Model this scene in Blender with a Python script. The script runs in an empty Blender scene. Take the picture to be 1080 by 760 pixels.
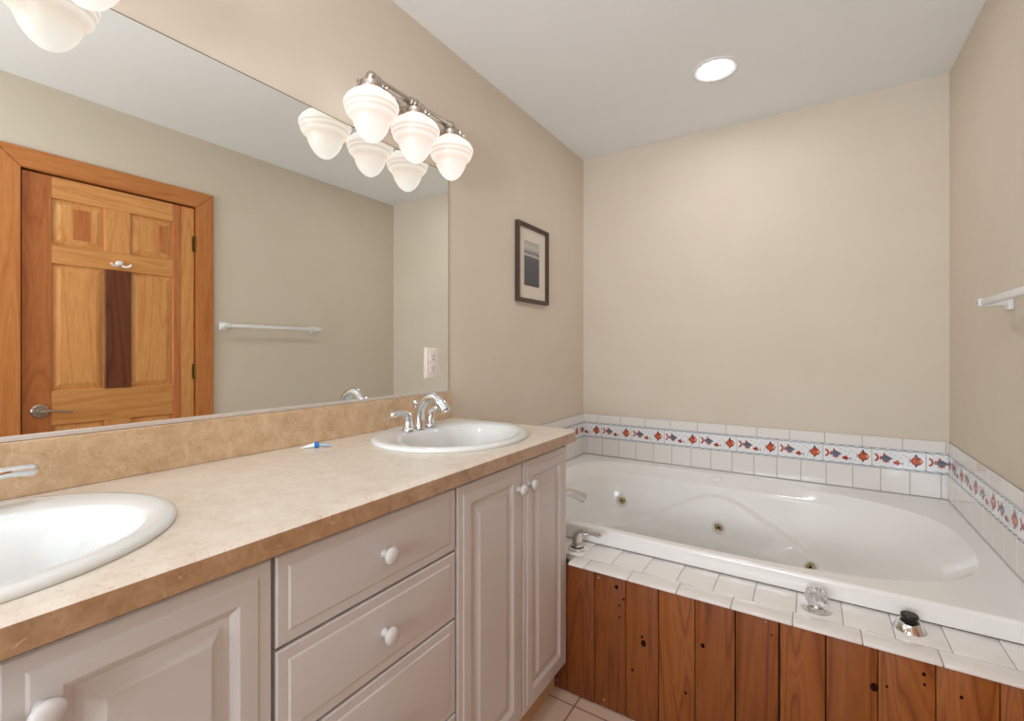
import bpy, bmesh, math, random
from mathutils import Vector, Matrix
from mathutils.bvhtree import BVHTree
random.seed(7)
C = bpy.context.scene.collection
PI = math.pi
# ------------------------------------------------------------------ key sizes (metres, floor at z = 0)
XL, XR = -1.312, 0.5465          # left (mirror) wall, right (door) wall
YF, YN = 2.95, -1.30             # wall behind the tub, wall behind the camera
ZC = 2.532                       # ceiling
EYE = 1.229
# ------------------------------------------------------------------ camera
cam = bpy.data.cameras.new('camera'); cam_o = bpy.data.objects.new('camera', cam); C.objects.link(cam_o)
cam.sensor_width = 36; cam.lens = 491.5 / 1080 * 36; cam.shift_y = -10 / 1080; cam.clip_start = 0.02
cam_o.location = (0, 0, EYE); cam_o.rotation_euler = (PI / 2, 0, 0.5706)
bpy.context.scene.camera = cam_o
# ------------------------------------------------------------------ world, added fill light, exposure
SHADE_E = 0.37       # glow of the vanity shades
DOWN_E = 31.0        # recessed lamp over the tub
DOWN_ADDED_E = 50.0       # unseen recessed lamp, added to light the counter from above
FILL_W = 46.0         # fill light added behind the camera, through an unseen added window
w = bpy.data.worlds.new('world'); bpy.context.scene.world = w; w.use_nodes = True
w.node_tree.nodes['Background'].inputs[0].default_value = (0.75, 0.87, 1, 1)
w.node_tree.nodes['Background'].inputs[1].default_value = 1.0
def area(name, loc, rot, sx, sy, e, col):
    l = bpy.data.lights.new(name, 'AREA'); l.shape = 'RECTANGLE'; l.size = sx; l.size_y = sy
    l.energy = e; l.color = col
    o = bpy.data.objects.new(name, l); C.objects.link(o); o.location = loc; o.rotation_euler = rot
    return o
area('added_daylight', (-0.38, YN - 0.42, 1.20), (PI / 2 + math.radians(38), 0, 0), 1.25, 1.25, FILL_W, (0.86, 0.94, 1.0))  # fill light added outside the unseen window, tilted up to brighten the ceiling
sc = bpy.context.scene
sc.view_settings.view_transform = 'Standard'; sc.view_settings.look = 'None'
sc.view_settings.gamma = 1; sc.view_settings.use_curve_mapping = False
sc.view_settings.exposure = 1.25

# ------------------------------------------------------------------ materials
def lin(c):
    return tuple((x / 12.92 if x <= 0.04045 else ((x + 0.055) / 1.055) ** 2.4) for x in [v / 255 for v in c]) + (1,)
def mat(name, col, rough=0.5, metal=0.0, spec=0.5, coat=0.0, coat_rough=0.05):
    m = bpy.data.materials.new(name); m.use_nodes = True
    b = m.node_tree.nodes['Principled BSDF']
    b.inputs['Base Color'].default_value = lin(col); b.inputs['Roughness'].default_value = rough
    b.inputs['Metallic'].default_value = metal; b.inputs['Specular IOR Level'].default_value = spec
    b.inputs['Coat Weight'].default_value = coat; b.inputs['Coat Roughness'].default_value = coat_rough
    return m
def nd(m, t, **kw):
    n = m.node_tree.nodes.new(t)
    for k, v in kw.items(): setattr(n, k, v)
    return n
def ln(m, a, b): m.node_tree.links.new(a, b)
def coords(m, scale=(1, 1, 1), loc=(0, 0, 0)):
    t = nd(m, 'ShaderNodeTexCoord'); mp = nd(m, 'ShaderNodeMapping')
    mp.inputs['Scale'].default_value = scale; mp.inputs['Location'].default_value = loc
    ln(m, t.outputs['Object'], mp.inputs['Vector']); return mp.outputs['Vector']
def noise(m, vec, scale, detail=4, rough=0.55, dist=0.0):
    n = nd(m, 'ShaderNodeTexNoise'); n.inputs['Scale'].default_value = scale
    n.inputs['Detail'].default_value = detail; n.inputs['Roughness'].default_value = rough
    n.inputs['Distortion'].default_value = dist
    ln(m, vec, n.inputs['Vector']); return n.outputs['Fac']
def ramp(m, fac, stops):
    r = nd(m, 'ShaderNodeValToRGB'); e = r.color_ramp.elements
    while len(e) < len(stops): e.new(0.5)
    for i, (p, c) in enumerate(stops): e[i].position = p; e[i].color = lin(c)
    ln(m, fac, r.inputs['Fac']); return r.outputs['Color']
def mix(m, fac, a, b, mode='MIX'):
    n = nd(m, 'ShaderNodeMix', data_type='RGBA', blend_type=mode)
    if isinstance(fac, (int, float)): n.inputs[0].default_value = fac
    else: ln(m, fac, n.inputs[0])
    for s, v in ((6, a), (7, b)):
        if isinstance(v, tuple): n.inputs[s].default_value = v
        else: ln(m, v, n.inputs[s])
    return n.outputs[2]
def base(m, c): ln(m, c, m.node_tree.nodes['Principled BSDF'].inputs['Base Color'])
def bump(m, fac, strength=0.1, dist=0.002):
    b = nd(m, 'ShaderNodeBump'); b.inputs['Strength'].default_value = strength; b.inputs['Distance'].default_value = dist
    ln(m, fac, b.inputs['Height']); ln(m, b.outputs['Normal'], m.node_tree.nodes['Principled BSDF'].inputs['Normal'])

def paint(name, c1, c2, rough=0.75):
    m = mat(name, c1, rough, spec=0.3); v = coords(m)
    base(m, ramp(m, noise(m, v, 3.0, 3), [(0.3, c1), (0.7, c2)]))
    bump(m, noise(m, v, 260, 3), 0.12, 0.001); return m
M = {}
M['wall'] = paint('wall_paint', (219, 205, 187), (222, 209, 192))
M['ceiling'] = paint('ceiling_paint', (243, 243, 243), (245, 245, 245), 0.85)
# travertine look laminate
def stone(name, cols):
    m = mat(name, cols[1], 0.36, spec=0.7, coat=0.5, coat_rough=0.28); v = coords(m); v2 = coords(m, (1, 1, 1), (5, 2, 1))
    a = ramp(m, noise(m, v, 22, 8, 0.72, 0.4), [(0.28, cols[0]), (0.5, cols[1]), (0.72, cols[2])])
    fl = ramp(m, noise(m, v2, 150, 4, 0.65), [(0.30, (190, 160, 130)), (0.44, (255, 255, 255)), (0.60, (255, 255, 255)), (0.74, (255, 255, 255))])
    c = mix(m, 0.4, a, fl, 'MULTIPLY')
    sp = ramp(m, noise(m, v, 60, 4, 0.75, 1.5), [(0.64, (0, 0, 0)), (0.72, (255, 255, 255))])
    base(m, mix(m, sp, c, lin((236, 220, 198))))
    bump(m, noise(m, v, 120, 4), 0.06, 0.001); return m
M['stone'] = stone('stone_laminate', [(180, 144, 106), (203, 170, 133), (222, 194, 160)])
M['stone_shaded'] = stone('stone_laminate_shaded', [(152, 114, 80), (176, 139, 104), (198, 164, 132)])  # same laminate, darkened: paints the shade on the front edge
M['stone_lit'] = stone('stone_laminate_lit', [(213, 196, 176), (226, 213, 197), (235, 225, 212)])  # same laminate, lightened: paints the light on top and bevel
M['white_foil'] = mat('white_thermofoil', (208, 202, 199), 0.38, spec=0.45)
M['toe_wood'] = mat('toe_kick_board', (206, 170, 132), 0.6)
M['porcelain'] = mat('white_porcelain', (224, 224, 221), 0.10, spec=0.5)
M['acrylic'] = mat('white_tub_acrylic', (242, 240, 237), 0.13, spec=0.5)
M['chrome'] = mat('chrome', (225, 226, 228), 0.07, 1.0)
M['nickel'] = mat('brushed_nickel', (190, 180, 170), 0.28, 1.0)
M['brass_dark'] = mat('aged_brass', (120, 92, 50), 0.35, 1.0)
M['jet_ring'] = mat('pale_brass_jet', (176, 160, 126), 0.3, 0.7)
M['black'] = mat('black_plastic', (14, 14, 15), 0.3)
M['dark'] = mat('dark_void', (12, 10, 9), 0.8)
M['white_plastic'] = mat('white_plastic', (240, 240, 240), 0.3)
M['ivory'] = mat('ivory_plastic', (232, 224, 208), 0.3)
M['almond'] = mat('pale_pink_white_plastic', (238, 225, 219), 0.35)
M['mirror'] = mat('mirror_silver', (240, 242, 238), 0.0, 1.0)
M['channel'] = mat('mirror_channel', (214, 205, 198), 0.35, 0.3)
M['tile'] = mat('white_glazed_tile', (238, 233, 228), 0.12, spec=0.5)
_v = coords(M['tile']); bump(M['tile'], noise(M['tile'], _v, 14, 2), 0.05, 0.003)
M['decor_tile'] = mat('white_decor_tile', (243, 242, 243), 0.13, spec=0.5)
M['grout'] = mat('tile_grout', (165, 158, 150), 0.85)
M['grout_dark'] = mat('dark_caulk', (96, 84, 76), 0.8)
M['fish_red'] = mat('glaze_red', (176, 62, 42), 0.15)
M['fish_orange'] = mat('glaze_orange', (206, 104, 66), 0.15)
M['fish_blue'] = mat('glaze_slate_blue', (112, 120, 138), 0.15)
M['fish_dark'] = mat('glaze_dark_blue', (72, 74, 94), 0.15)
M['fish_wave'] = mat('glaze_wave_blue', (132, 152, 172), 0.15)
M['fish_pale'] = mat('glaze_peach', (236, 180, 150), 0.15)
M['frame_wood'] = mat('dark_brown_frame', (74, 58, 50), 0.42)
M['mat_board'] = mat('off_white_mat', (224, 212, 198), 0.8)
M['blue_cap'] = mat('blue_plastic', (10, 110, 200), 0.3)
M['pale_film'] = mat('pale_plastic_film', (176, 204, 232), 0.15); M['pale_film'].node_tree.nodes['Principled BSDF'].inputs['Alpha'].default_value = 0.8
M['clear'] = mat('clear_acrylic', (250, 250, 252), 0.04)
b_ = M['clear'].node_tree.nodes['Principled BSDF']; b_.inputs['Transmission Weight'].default_value = 0.85; b_.inputs['IOR'].default_value = 1.47
# photograph inside the picture frame: cloudy sky over a dark sea
m = mat('seascape_print', (90, 90, 90), 0.4); g = nd(m, 'ShaderNodeTexCoord'); sp = nd(m, 'ShaderNodeSeparateXYZ'); ln(m, g.outputs['Generated'], sp.inputs[0])
nz = noise(m, coords(m, (1, 6, 14)), 6, 4)
mm = nd(m, 'ShaderNodeMath', operation='MULTIPLY_ADD'); mm.inputs[1].default_value = 0.10; ln(m, nz, mm.inputs[0]); ln(m, sp.outputs['Z'], mm.inputs[2])
base(m, ramp(m, mm.outputs[0], [(0.0, (74, 72, 76)), (0.55, (84, 84, 92)), (0.70, (92, 90, 96)), (0.72, (180, 172, 166)), (0.75, (196, 186, 176)), (0.775, (104, 98, 98)), (0.82, (150, 148, 150)), (0.90, (200, 190, 176)), (1.0, (176, 172, 168))]))
M['print'] = m
# woods. grain runs along 'axis'; the attribute 'board' (0..1) picks tone and offset of each board
def wood(name, dark, mid, light, axis='Z', rough=0.38, ring=1.0, use_board=True):
    m = mat(name, mid, rough, spec=0.4, coat=0.15, coat_rough=0.2)
    t = nd(m, 'ShaderNodeTexCoord'); vec = t.outputs['Object']
    if use_board:
        a = nd(m, 'ShaderNodeAttribute', attribute_name='board'); s = nd(m, 'ShaderNodeVectorMath', operation='MULTIPLY_ADD')
        ln(m, a.outputs['Vector'], s.inputs[0]); s.inputs[1].default_value = (13.0, 17.0, 11.0); ln(m, vec, s.inputs[2]); vec = s.outputs[0]
    k = {'Z': (1, 1, 0.09), 'Y': (1, 0.09, 1), 'X': (0.09, 1, 1)}[axis]
    mp = nd(m, 'ShaderNodeMapping'); mp.inputs['Scale'].default_value = k; ln(m, vec, mp.inputs['Vector']); v = mp.outputs['Vector']
    n1 = noise(m, v, 9, 2, 0.5, 0.6)
    mu = nd(m, 'ShaderNodeMath', operation='MULTIPLY'); mu.inputs[1].default_value = 16 * ring; ln(m, n1, mu.inputs[0])
    fr = nd(m, 'ShaderNodeMath', operation='PINGPONG'); fr.inputs[1].default_value = 1.0; ln(m, mu.outputs[0], fr.inputs[0])
    c = ramp(m, fr.outputs[0], [(0.0, dark), (0.2, mid), (0.7, light), (1.0, mid)])
    fine = ramp(m, noise(m, v, 130, 3, 0.6), [(0.3, (222, 210, 202)), (0.65, (255, 255, 255))])
    c = mix(m, 0.5, c, fine, 'MULTIPLY')
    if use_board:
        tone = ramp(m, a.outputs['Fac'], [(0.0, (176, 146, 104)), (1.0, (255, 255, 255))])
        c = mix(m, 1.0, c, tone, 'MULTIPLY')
    base(m, c); bump(m, n1, 0.05, 0.002); return m
M['cedar'] = wood('cedar_boards', (128, 66, 20), (150, 84, 30), (164, 98, 42), 'Z', 0.45, 1.0)
M['knot'] = mat('dark_knot', (40, 14, 8), 0.9, spec=0.1)
M['gap'] = mat('board_gap', (52, 26, 14), 0.9)
M['fir_v'] = wood('fir_upright', (216, 146, 82), (225, 156, 90), (232, 168, 102), 'Z', 0.35, 0.7)
M['fir_h'] = wood('fir_crosswise', (216, 146, 82), (225, 156, 90), (232, 168, 102), 'Y', 0.35, 0.7)
M['fir_red'] = wood('fir_reddish', (190, 110, 58), (200, 120, 66), (208, 130, 74), 'Z', 0.35, 0.7)
M['walnut'] = wood('dark_panel_wood', (104, 54, 30), (122, 66, 38), (134, 76, 46), 'Z', 0.4, 0.6)
M['casing_v'] = wood('casing_upright', (200, 122, 62), (209, 132, 70), (216, 142, 79), 'Z', 0.35, 0.7)
M['casing_h'] = wood('casing_crosswise', (200, 122, 62), (209, 132, 70), (216, 142, 79), 'Y', 0.35, 0.7)
# floor tile
m = mat('floor_tile', (214, 190, 170), 0.3)
v = coords(m, (1, 1, 1), (0.69, -1.474, 0)); br = nd(m, 'ShaderNodeTexBrick'); br.offset = 0
for k_, val in (('Scale', 1.0), ('Brick Width', 0.305), ('Row Height', 0.305), ('Mortar Size', 0.0032), ('Mortar Smooth', 0.1)): br.inputs[k_].default_value = val
br.inputs['Color1'].default_value = lin((216, 188, 168)); br.inputs['Color2'].default_value = lin((210, 182, 160)); br.inputs['Mortar'].default_value = lin((150, 108, 86))
ln(m, v, br.inputs['Vector']); base(m, br.outputs['Color']); M['floor'] = m
def emit(name, col, e):
    m = mat(name, col, 0.25); b = m.node_tree.nodes['Principled BSDF']
    b.inputs['Emission Color'].default_value = lin(col); b.inputs['Emission Strength'].default_value = e; return m
M['lens'] = emit('lamp_lens', (246, 249, 255), DOWN_E)
M['lens_added'] = emit('added_lamp_lens', (240, 247, 255), DOWN_ADDED_E)  # lens of the added, unseen lamp by the vanity
# frosted glass shade: glows; emission bands paint the shading of its ridges
m = emit('frosted_shade', (250, 240, 230), SHADE_E); m.node_tree.nodes['Principled BSDF'].inputs['Roughness'].default_value = 0.38; b_ = m.node_tree.nodes['Principled BSDF']
b_.inputs['Base Color'].default_value = lin((128, 124, 120))
g = nd(m, 'ShaderNodeTexCoord'); sp = nd(m, 'ShaderNodeSeparateXYZ'); ln(m, g.outputs['Generated'], sp.inputs[0])
ln(m, ramp(m, sp.outputs['Z'], [(0.0, (255, 250, 244)), (0.25, (252, 238, 226)), (0.44, (244, 222, 206)), (0.50, (255, 245, 236)), (0.545, (226, 202, 184)), (0.585, (255, 246, 238)), (0.625, (232, 210, 193)), (0.67, (255, 248, 242)), (1.0, (255, 247, 240))]), b_.inputs['Emission Color'])
M['shade'] = m

# ------------------------------------------------------------------ mesh helpers (world coordinates)
def nb(): return bmesh.new()
def face(bm, vs, mi=0):
    try: f = bm.faces.new(vs); f.material_index = mi; return f
    except ValueError: return None
def box(bm, x0, x1, y0, y1, z0, z1, bev=0.0, mi=0, seg=2):
    r = bmesh.ops.create_cube(bm, size=1.0); vs = r['verts']
    for v in vs:
        v.co = Vector(((x0 + x1) / 2 + v.co.x * (x1 - x0), (y0 + y1) / 2 + v.co.y * (y1 - y0), (z0 + z1) / 2 + v.co.z * (z1 - z0)))
    fs = set(f for v in vs for f in v.link_faces)
    for f in fs: f.material_index = mi
    if bev > 0:
        es = set(e for v in vs for e in v.link_edges)
        bmesh.ops.bevel(bm, geom=list(es), offset=bev, segments=seg, profile=0.5, affect='EDGES', material=mi)
def bridge(bm, a, b, mi=0, closed=True):
    n = len(a)
    for i in range(n if closed else n - 1):
        j = (i + 1) % n; face(bm, (a[i], a[j], b[j], b[i]), mi)
def lathe(bm, prof, org=(0, 0, 0), axis=(0, 0, 1), n=32, mi=0, sx=1.0, sy=1.0):
    """prof: (radius, distance along axis)"""
    q = Vector((0, 0, 1)).rotation_difference(Vector(axis).normalized()); o = Vector(org); prev = None
    for (r, h) in prof:
        if r < 1e-6: ring = [bm.verts.new(o + q @ Vector((0, 0, h)))]
        else: ring = [bm.verts.new(o + q @ Vector((sx * r * math.cos(2 * PI * i / n), sy * r * math.sin(2 * PI * i / n), h))) for i in range(n)]
        if prev:
            if len(prev) == 1 and len(ring) > 1:
                for i in range(n): face(bm, (prev[0], ring[i], ring[(i + 1) % n]), mi)
            elif len(ring) == 1 and len(prev) > 1:
                for i in range(n): face(bm, (prev[(i + 1) % n], prev[i], ring[0]), mi)
            elif len(ring) > 1: bridge(bm, prev, ring, mi)
        prev = ring
def spline(pts, k=8):
    P = [Vector(p) for p in pts]; P = [P[0] * 2 - P[1]] + P + [P[-1] * 2 - P[-2]]; out = []
    for i in range(1, len(P) - 2):
        for j in range(k):
            t = j / k; a, b, c, d = P[i - 1:i + 3]
            out.append(0.5 * ((2 * b) + (c - a) * t + (2 * a - 5 * b + 4 * c - d) * t * t + (3 * b - a - 3 * c + d) * t ** 3))
    out.append(P[-2]); return out
def tube(bm, pts, rad, n=16, mi=0, smooth=8, flat=1.0, up=(0, 0, 1)):
    """rad: one number or one per control point; 'flat' squeezes the section across 'up'"""
    if not isinstance(rad, (list, tuple)): rad = [rad] * len(pts)
    P = spline(pts, smooth) if smooth else [Vector(p) for p in pts]
    R = []
    for i in range(len(rad) - 1):
        for j in range(smooth or 1): R.append(rad[i] + (rad[i + 1] - rad[i]) * j / (smooth or 1))
    R.append(rad[-1])
    T = [(P[min(i + 1, len(P) - 1)] - P[max(i - 1, 0)]).normalized() for i in range(len(P))]
    u = Vector(up)
    s = T[0].cross(u)
    if s.length < 1e-3: s = T[0].cross(Vector((1, 0, 0)))
    s.normalize(); rings = []
    for i, p in enumerate(P):
        s = (s - T[i] * s.dot(T[i])).normalized(); q = s.cross(T[i])
        rings.append([bm.verts.new(p + s * math.cos(2 * PI * k / n) * R[i] + q * math.sin(2 * PI * k / n) * R[i] * flat) for k in range(n)])
    for a, b in zip(rings, rings[1:]): bridge(bm, a, b, mi)
    face(bm, list(reversed(rings[0])), mi); face(bm, rings[-1], mi)
def prism_y(bm, sec, y0, y1, mi=0):
    """section in (x, z) swept along y"""
    a = [bm.verts.new((x, y0, z)) for x, z in sec]; b = [bm.verts.new((x, y1, z)) for x, z in sec]
    bridge(bm, a, b, mi); face(bm, list(reversed(a)), mi); face(bm, b, mi)
def link(name, bm, mats, parent=None, smooth=35, recalc=True):
    if recalc: bmesh.ops.recalc_face_normals(bm, faces=bm.faces[:])
    me = bpy.data.meshes.new(name)
    off = Vector((0, 0, 0)); p = parent
    while p is not None: off += Vector(p.location); p = p.parent
    if off.length: bmesh.ops.translate(bm, verts=bm.verts[:], vec=-off)
    bm.to_mesh(me); bm.free()
    for k in (mats if isinstance(mats, (list, tuple)) else [mats]): me.materials.append(M[k])
    if smooth:
        me.shade_smooth(); me.set_sharp_from_angle(angle=math.radians(smooth))
    o = bpy.data.objects.new(name, me); C.objects.link(o)
    if parent: o.parent = parent
    return o
def tag(o, label, cat, group=None):
    o['label'] = label; o['category'] = cat
    if group: o['group'] = group
    return o
def thing(name, label, cat, loc, group=None):
    o = bpy.data.objects.new(name, None); C.objects.link(o); o.location = loc; o.empty_display_size = 0.05
    return tag(o, label, cat, group)
def struct(name, bm, mats, smooth=0):
    o = link(name, bm, mats, None, smooth); o['kind'] = 'structure'; return o
def copy_tree(o, parent=None):
    c = o.copy(); C.objects.link(c)
    if parent: c.parent = parent
    for ch in [k for k in bpy.data.objects if k.parent == o]: copy_tree(ch, c)
    return c
def set_board(o, fn):
    """per-face board value stored as a face attribute"""
    a = o.data.attributes.new('board', 'FLOAT', 'FACE')
    for i, p in enumerate(o.data.polygons): a.data[i].value = fn(p.center)
def one_board(o, v): set_board(o, lambda c: v)

# ------------------------------------------------------------------ room shell
T = 0.12
bm = nb(); box(bm, XL - T, XR + T, YN - T, YF + T, -0.1, 0); struct('floor', bm, 'floor')
bm = nb(); box(bm, XL - T, XR + T, YN - T, YF + T, ZC, ZC + 0.1); struct('ceiling', bm, 'ceiling')
bm = nb(); box(bm, XL - T, XL, YN - T, YF + T, 0, ZC); struct('wall_left', bm, 'wall')
bm = nb(); box(bm, XL, XR, YF, YF + T, 0, ZC); struct('wall_back', bm, 'wall')
DY0, DY1, DZ = 0.600, 1.350, 2.103       # door opening
bm = nb(); box(bm, XR, XR + T, YN - T, DY0 - 0.02, 0, ZC); box(bm, XR, XR + T, DY1 + 0.02, YF + T, 0, ZC); box(bm, XR, XR + T, DY0 - 0.02, DY1 + 0.02, DZ + 0.02, ZC)
struct('wall_right', bm, 'wall')
WX0, WX1, WZ0, WZ1 = -0.95, 0.2, 0.95, 2.1
bm = nb(); box(bm, XL, WX0, YN - T, YN, 0, ZC); box(bm, WX1, XR, YN - T, YN, 0, ZC)
box(bm, WX0, WX1, YN - T, YN, 0, WZ0); box(bm, WX0, WX1, YN - T, YN, WZ1, ZC); struct('wall_front', bm, 'wall')
bm = nb()
for a in (WX0, WX1 - 0.05, (WX0 + WX1) / 2 - 0.02): box(bm, a, a + 0.05, YN - 0.09, YN - 0.04, WZ0, WZ1)
for a in (WZ0, WZ1 - 0.05): box(bm, WX0, WX1, YN - 0.09, YN - 0.04, a, a + 0.05)
for a, b, c, d in ((WX0 - 0.08, WX0, WZ0 - 0.08, WZ1 + 0.08), (WX1, WX1 + 0.08, WZ0 - 0.08, WZ1 + 0.08), (WX0, WX1, WZ1, WZ1 + 0.08), (WX0, WX1, WZ0 - 0.08, WZ0)):
    box(bm, a, b, YN, YN + 0.018, c, d)
struct('added_window_1', bm, 'casing_v')  # unseen window, added as an opening for the fill light

# ------------------------------------------------------------------ door in the right wall (seen in the mirror)
fx = XR + 0.004                       # room-side face of the slab
door = bpy.data.objects.new('door_1', None); C.objects.link(door); door.location = (XR, (DY0 + DY1) / 2, 0); door['kind'] = 'structure'
def dboard(name, y0, y1, z0, z1, m, v, x0=fx, x1=fx + 0.036, bev=0.0015):
    bm = nb(); box(bm, x0, x1, y0, y1, z0, z1, bev, seg=1); o = link(name, bm, m, door, 0); one_board(o, v); return o
dy = lambda a: a
dboard('stile', 0.606, 0.711, 0.012, 2.095, 'fir_red', 0.75); dboard('stile', 1.233, 1.277, 0.012, 2.095, 'fir_red', 0.95)
dboard('stile', 1.277, 1.344, 0.012, 2.095, 'fir_v', 0.9)
for z0, z1, v in ((1.990, 2.095, 1.0), (1.665, 1.760, 0.93), (0.860, 1.030, 0.8), (0.012, 0.20, 0.9)): dboard('rail', 0.711, 1.233, z0, z1, 'fir_h', v)
dboard('mullion', 0.919, 1.028, 1.760, 1.990, 'fir_v', 0.95); dboard('mullion', 0.919, 1.028, 0.20, 0.860, 'fir_v', 0.85)
dboard('mullion', 0.917, 1.030, 1.030, 1.665, 'walnut', 0.6, fx - 0.004)
def raised(y0, y1, z0, z1, v):
    bm = nb(); d = fx + 0.012; mrg = 0.034
    box(bm, d, d + 0.012, y0, y1, z0, z1)
    a = [bm.verts.new((d, yy, zz)) for yy, zz in ((y0 + .006, z0 + .006), (y1 - .006, z0 + .006), (y1 - .006, z1 - .006), (y0 + .006, z1 - .006))]
    b = [bm.verts.new((fx + 0.003, yy, zz)) for yy, zz in ((y0 + mrg, z0 + mrg), (y1 - mrg, z0 + mrg), (y1 - mrg, z1 - mrg), (y0 + mrg, z1 - mrg))]
    bridge(bm, a, b); face(bm, b)
    o = link('panel', bm, ['fir_v', 'fir_red'], door, 0)
    return o
one_board(raised(0.711, 0.919, 1.760, 1.990, 1), 1.0); one_board(raised(1.028, 1.233, 1.760, 1.990, 1), 0.9)
one_board(raised(0.711, 0.917, 1.030, 1.665, 1), 0.98); one_board(raised(1.030, 1.233, 1.030, 1.665, 1), 0.92)
one_board(raised(0.711, 0.919, 0.20, 0.860, 1), 0.9); one_board(raised(1.028, 1.233, 0.20, 0.860, 1), 0.9)
dboard('inlay_strip', 0.79, 0.86, 1.796, 1.954, 'fir_red', 0.9, fx + 0.0015, fx + 0.01, 0.0004)
dboard('inlay_strip', 1.165, 1.199, 1.796, 1.954, 'fir_red', 0.9, fx + 0.0015, fx + 0.01, 0.0004)
# lever
bm = nb(); lathe(bm, [(0.034, 0), (0.034, 0.006), (0.028, 0.012), (0.013, 0.014), (0.012, 0.045), (0, 0.045)], (fx, 0.667, 0.935), (-1, 0, 0)); hl = link('handle_rose', bm, 'nickel', door)
bm = nb(); tube(bm, [(fx - 0.045, 0.662, 0.935), (fx - 0.048, 0.69, 0.937), (fx - 0.048, 0.73, 0.932), (fx - 0.046, 0.78, 0.925)], [0.012, 0.011, 0.009, 0.008], flat=0.7); link('lever', bm, 'nickel', hl)
# hinges
for hz in (1.879, 1.105, 0.32):
    bm = nb(); lathe(bm, [(0, -0.05), (0.006, -0.05), (0.006, 0.05), (0, 0.05)], (XR - 0.006, 1.349, hz), n=12); box(bm, XR - 0.001, XR + 0.0038, 1.332, 1.356, hz - 0.045, hz + 0.045)
    link('hinge', bm, 'brass_dark', door)
# robe hook on the door
bm = nb(); lathe(bm, [(0.014, 0), (0.014, 0.005), (0.007, 0.008), (0.007, 0.02), (0.012, 0.024), (0.010, 0.032), (0, 0.034)], (fx, 0.975, 1.703), (-1, 0, 0), 20)
for s in (-1, 1): tube(bm, [(fx - 0.012, 0.975, 1.700), (fx - 0.028, 0.975 + s * 0.014, 1.686), (fx - 0.038, 0.975 + s * 0.034, 1.686), (fx - 0.04, 0.975 + s * 0.044, 1.698)], [0.0055, 0.005, 0.0045, 0.006], n=10)
link('robe_hook', bm, 'white_plastic', door)
# casing and jamb
CW = 0.095
def trim_piece(bm, poly):
    a = [bm.verts.new((XR, y, z)) for y, z in poly]; b = [bm.verts.new((XR - 0.018, y, z)) for y, z in poly]
    bridge(bm, a, b); face(bm, a); face(bm, b)
def casing(poly, m, v, name):
    bm = nb(); trim_piece(bm, poly); bmesh.ops.recalc_face_normals(bm, faces=bm.faces[:])
    bmesh.ops.bevel(bm, geom=[e for e in bm.edges if all(abs(q.co.x - XR + 0.018) < 1e-5 for q in e.verts)], offset=0.004, segments=2, affect='EDGES')
    o = struct(name, bm, m); one_board(o, v)
casing([(DY0 - CW, 0), (DY0, 0), (DY0, DZ), (DY0 - CW, DZ + CW)], 'casing_v', 0.9, 'trim_1')
casing([(DY1, 0), (DY1 + CW, 0), (DY1 + CW, DZ + CW), (DY1, DZ)], 'casing_v', 0.8, 'trim_2')
casing([(DY0 - CW, DZ + CW), (DY0, DZ), (DY1, DZ), (DY1 + CW, DZ + CW)], 'casing_h', 0.85, 'trim_3')
bm = nb(); box(bm, XR, XR + T, DY0 - 0.02, DY0, 0, DZ); box(bm, XR, XR + T, DY1, DY1 + 0.02, 0, DZ); box(bm, XR, XR + T, DY0 - 0.02, DY1 + 0.02, DZ, DZ + 0.02)
box(bm, XR + 0.042, XR + 0.055, DY0, DY1, 0, DZ, mi=1)
o = struct('trim_4', bm, ['casing_v', 'dark']); one_board(o, 0.5)

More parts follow.
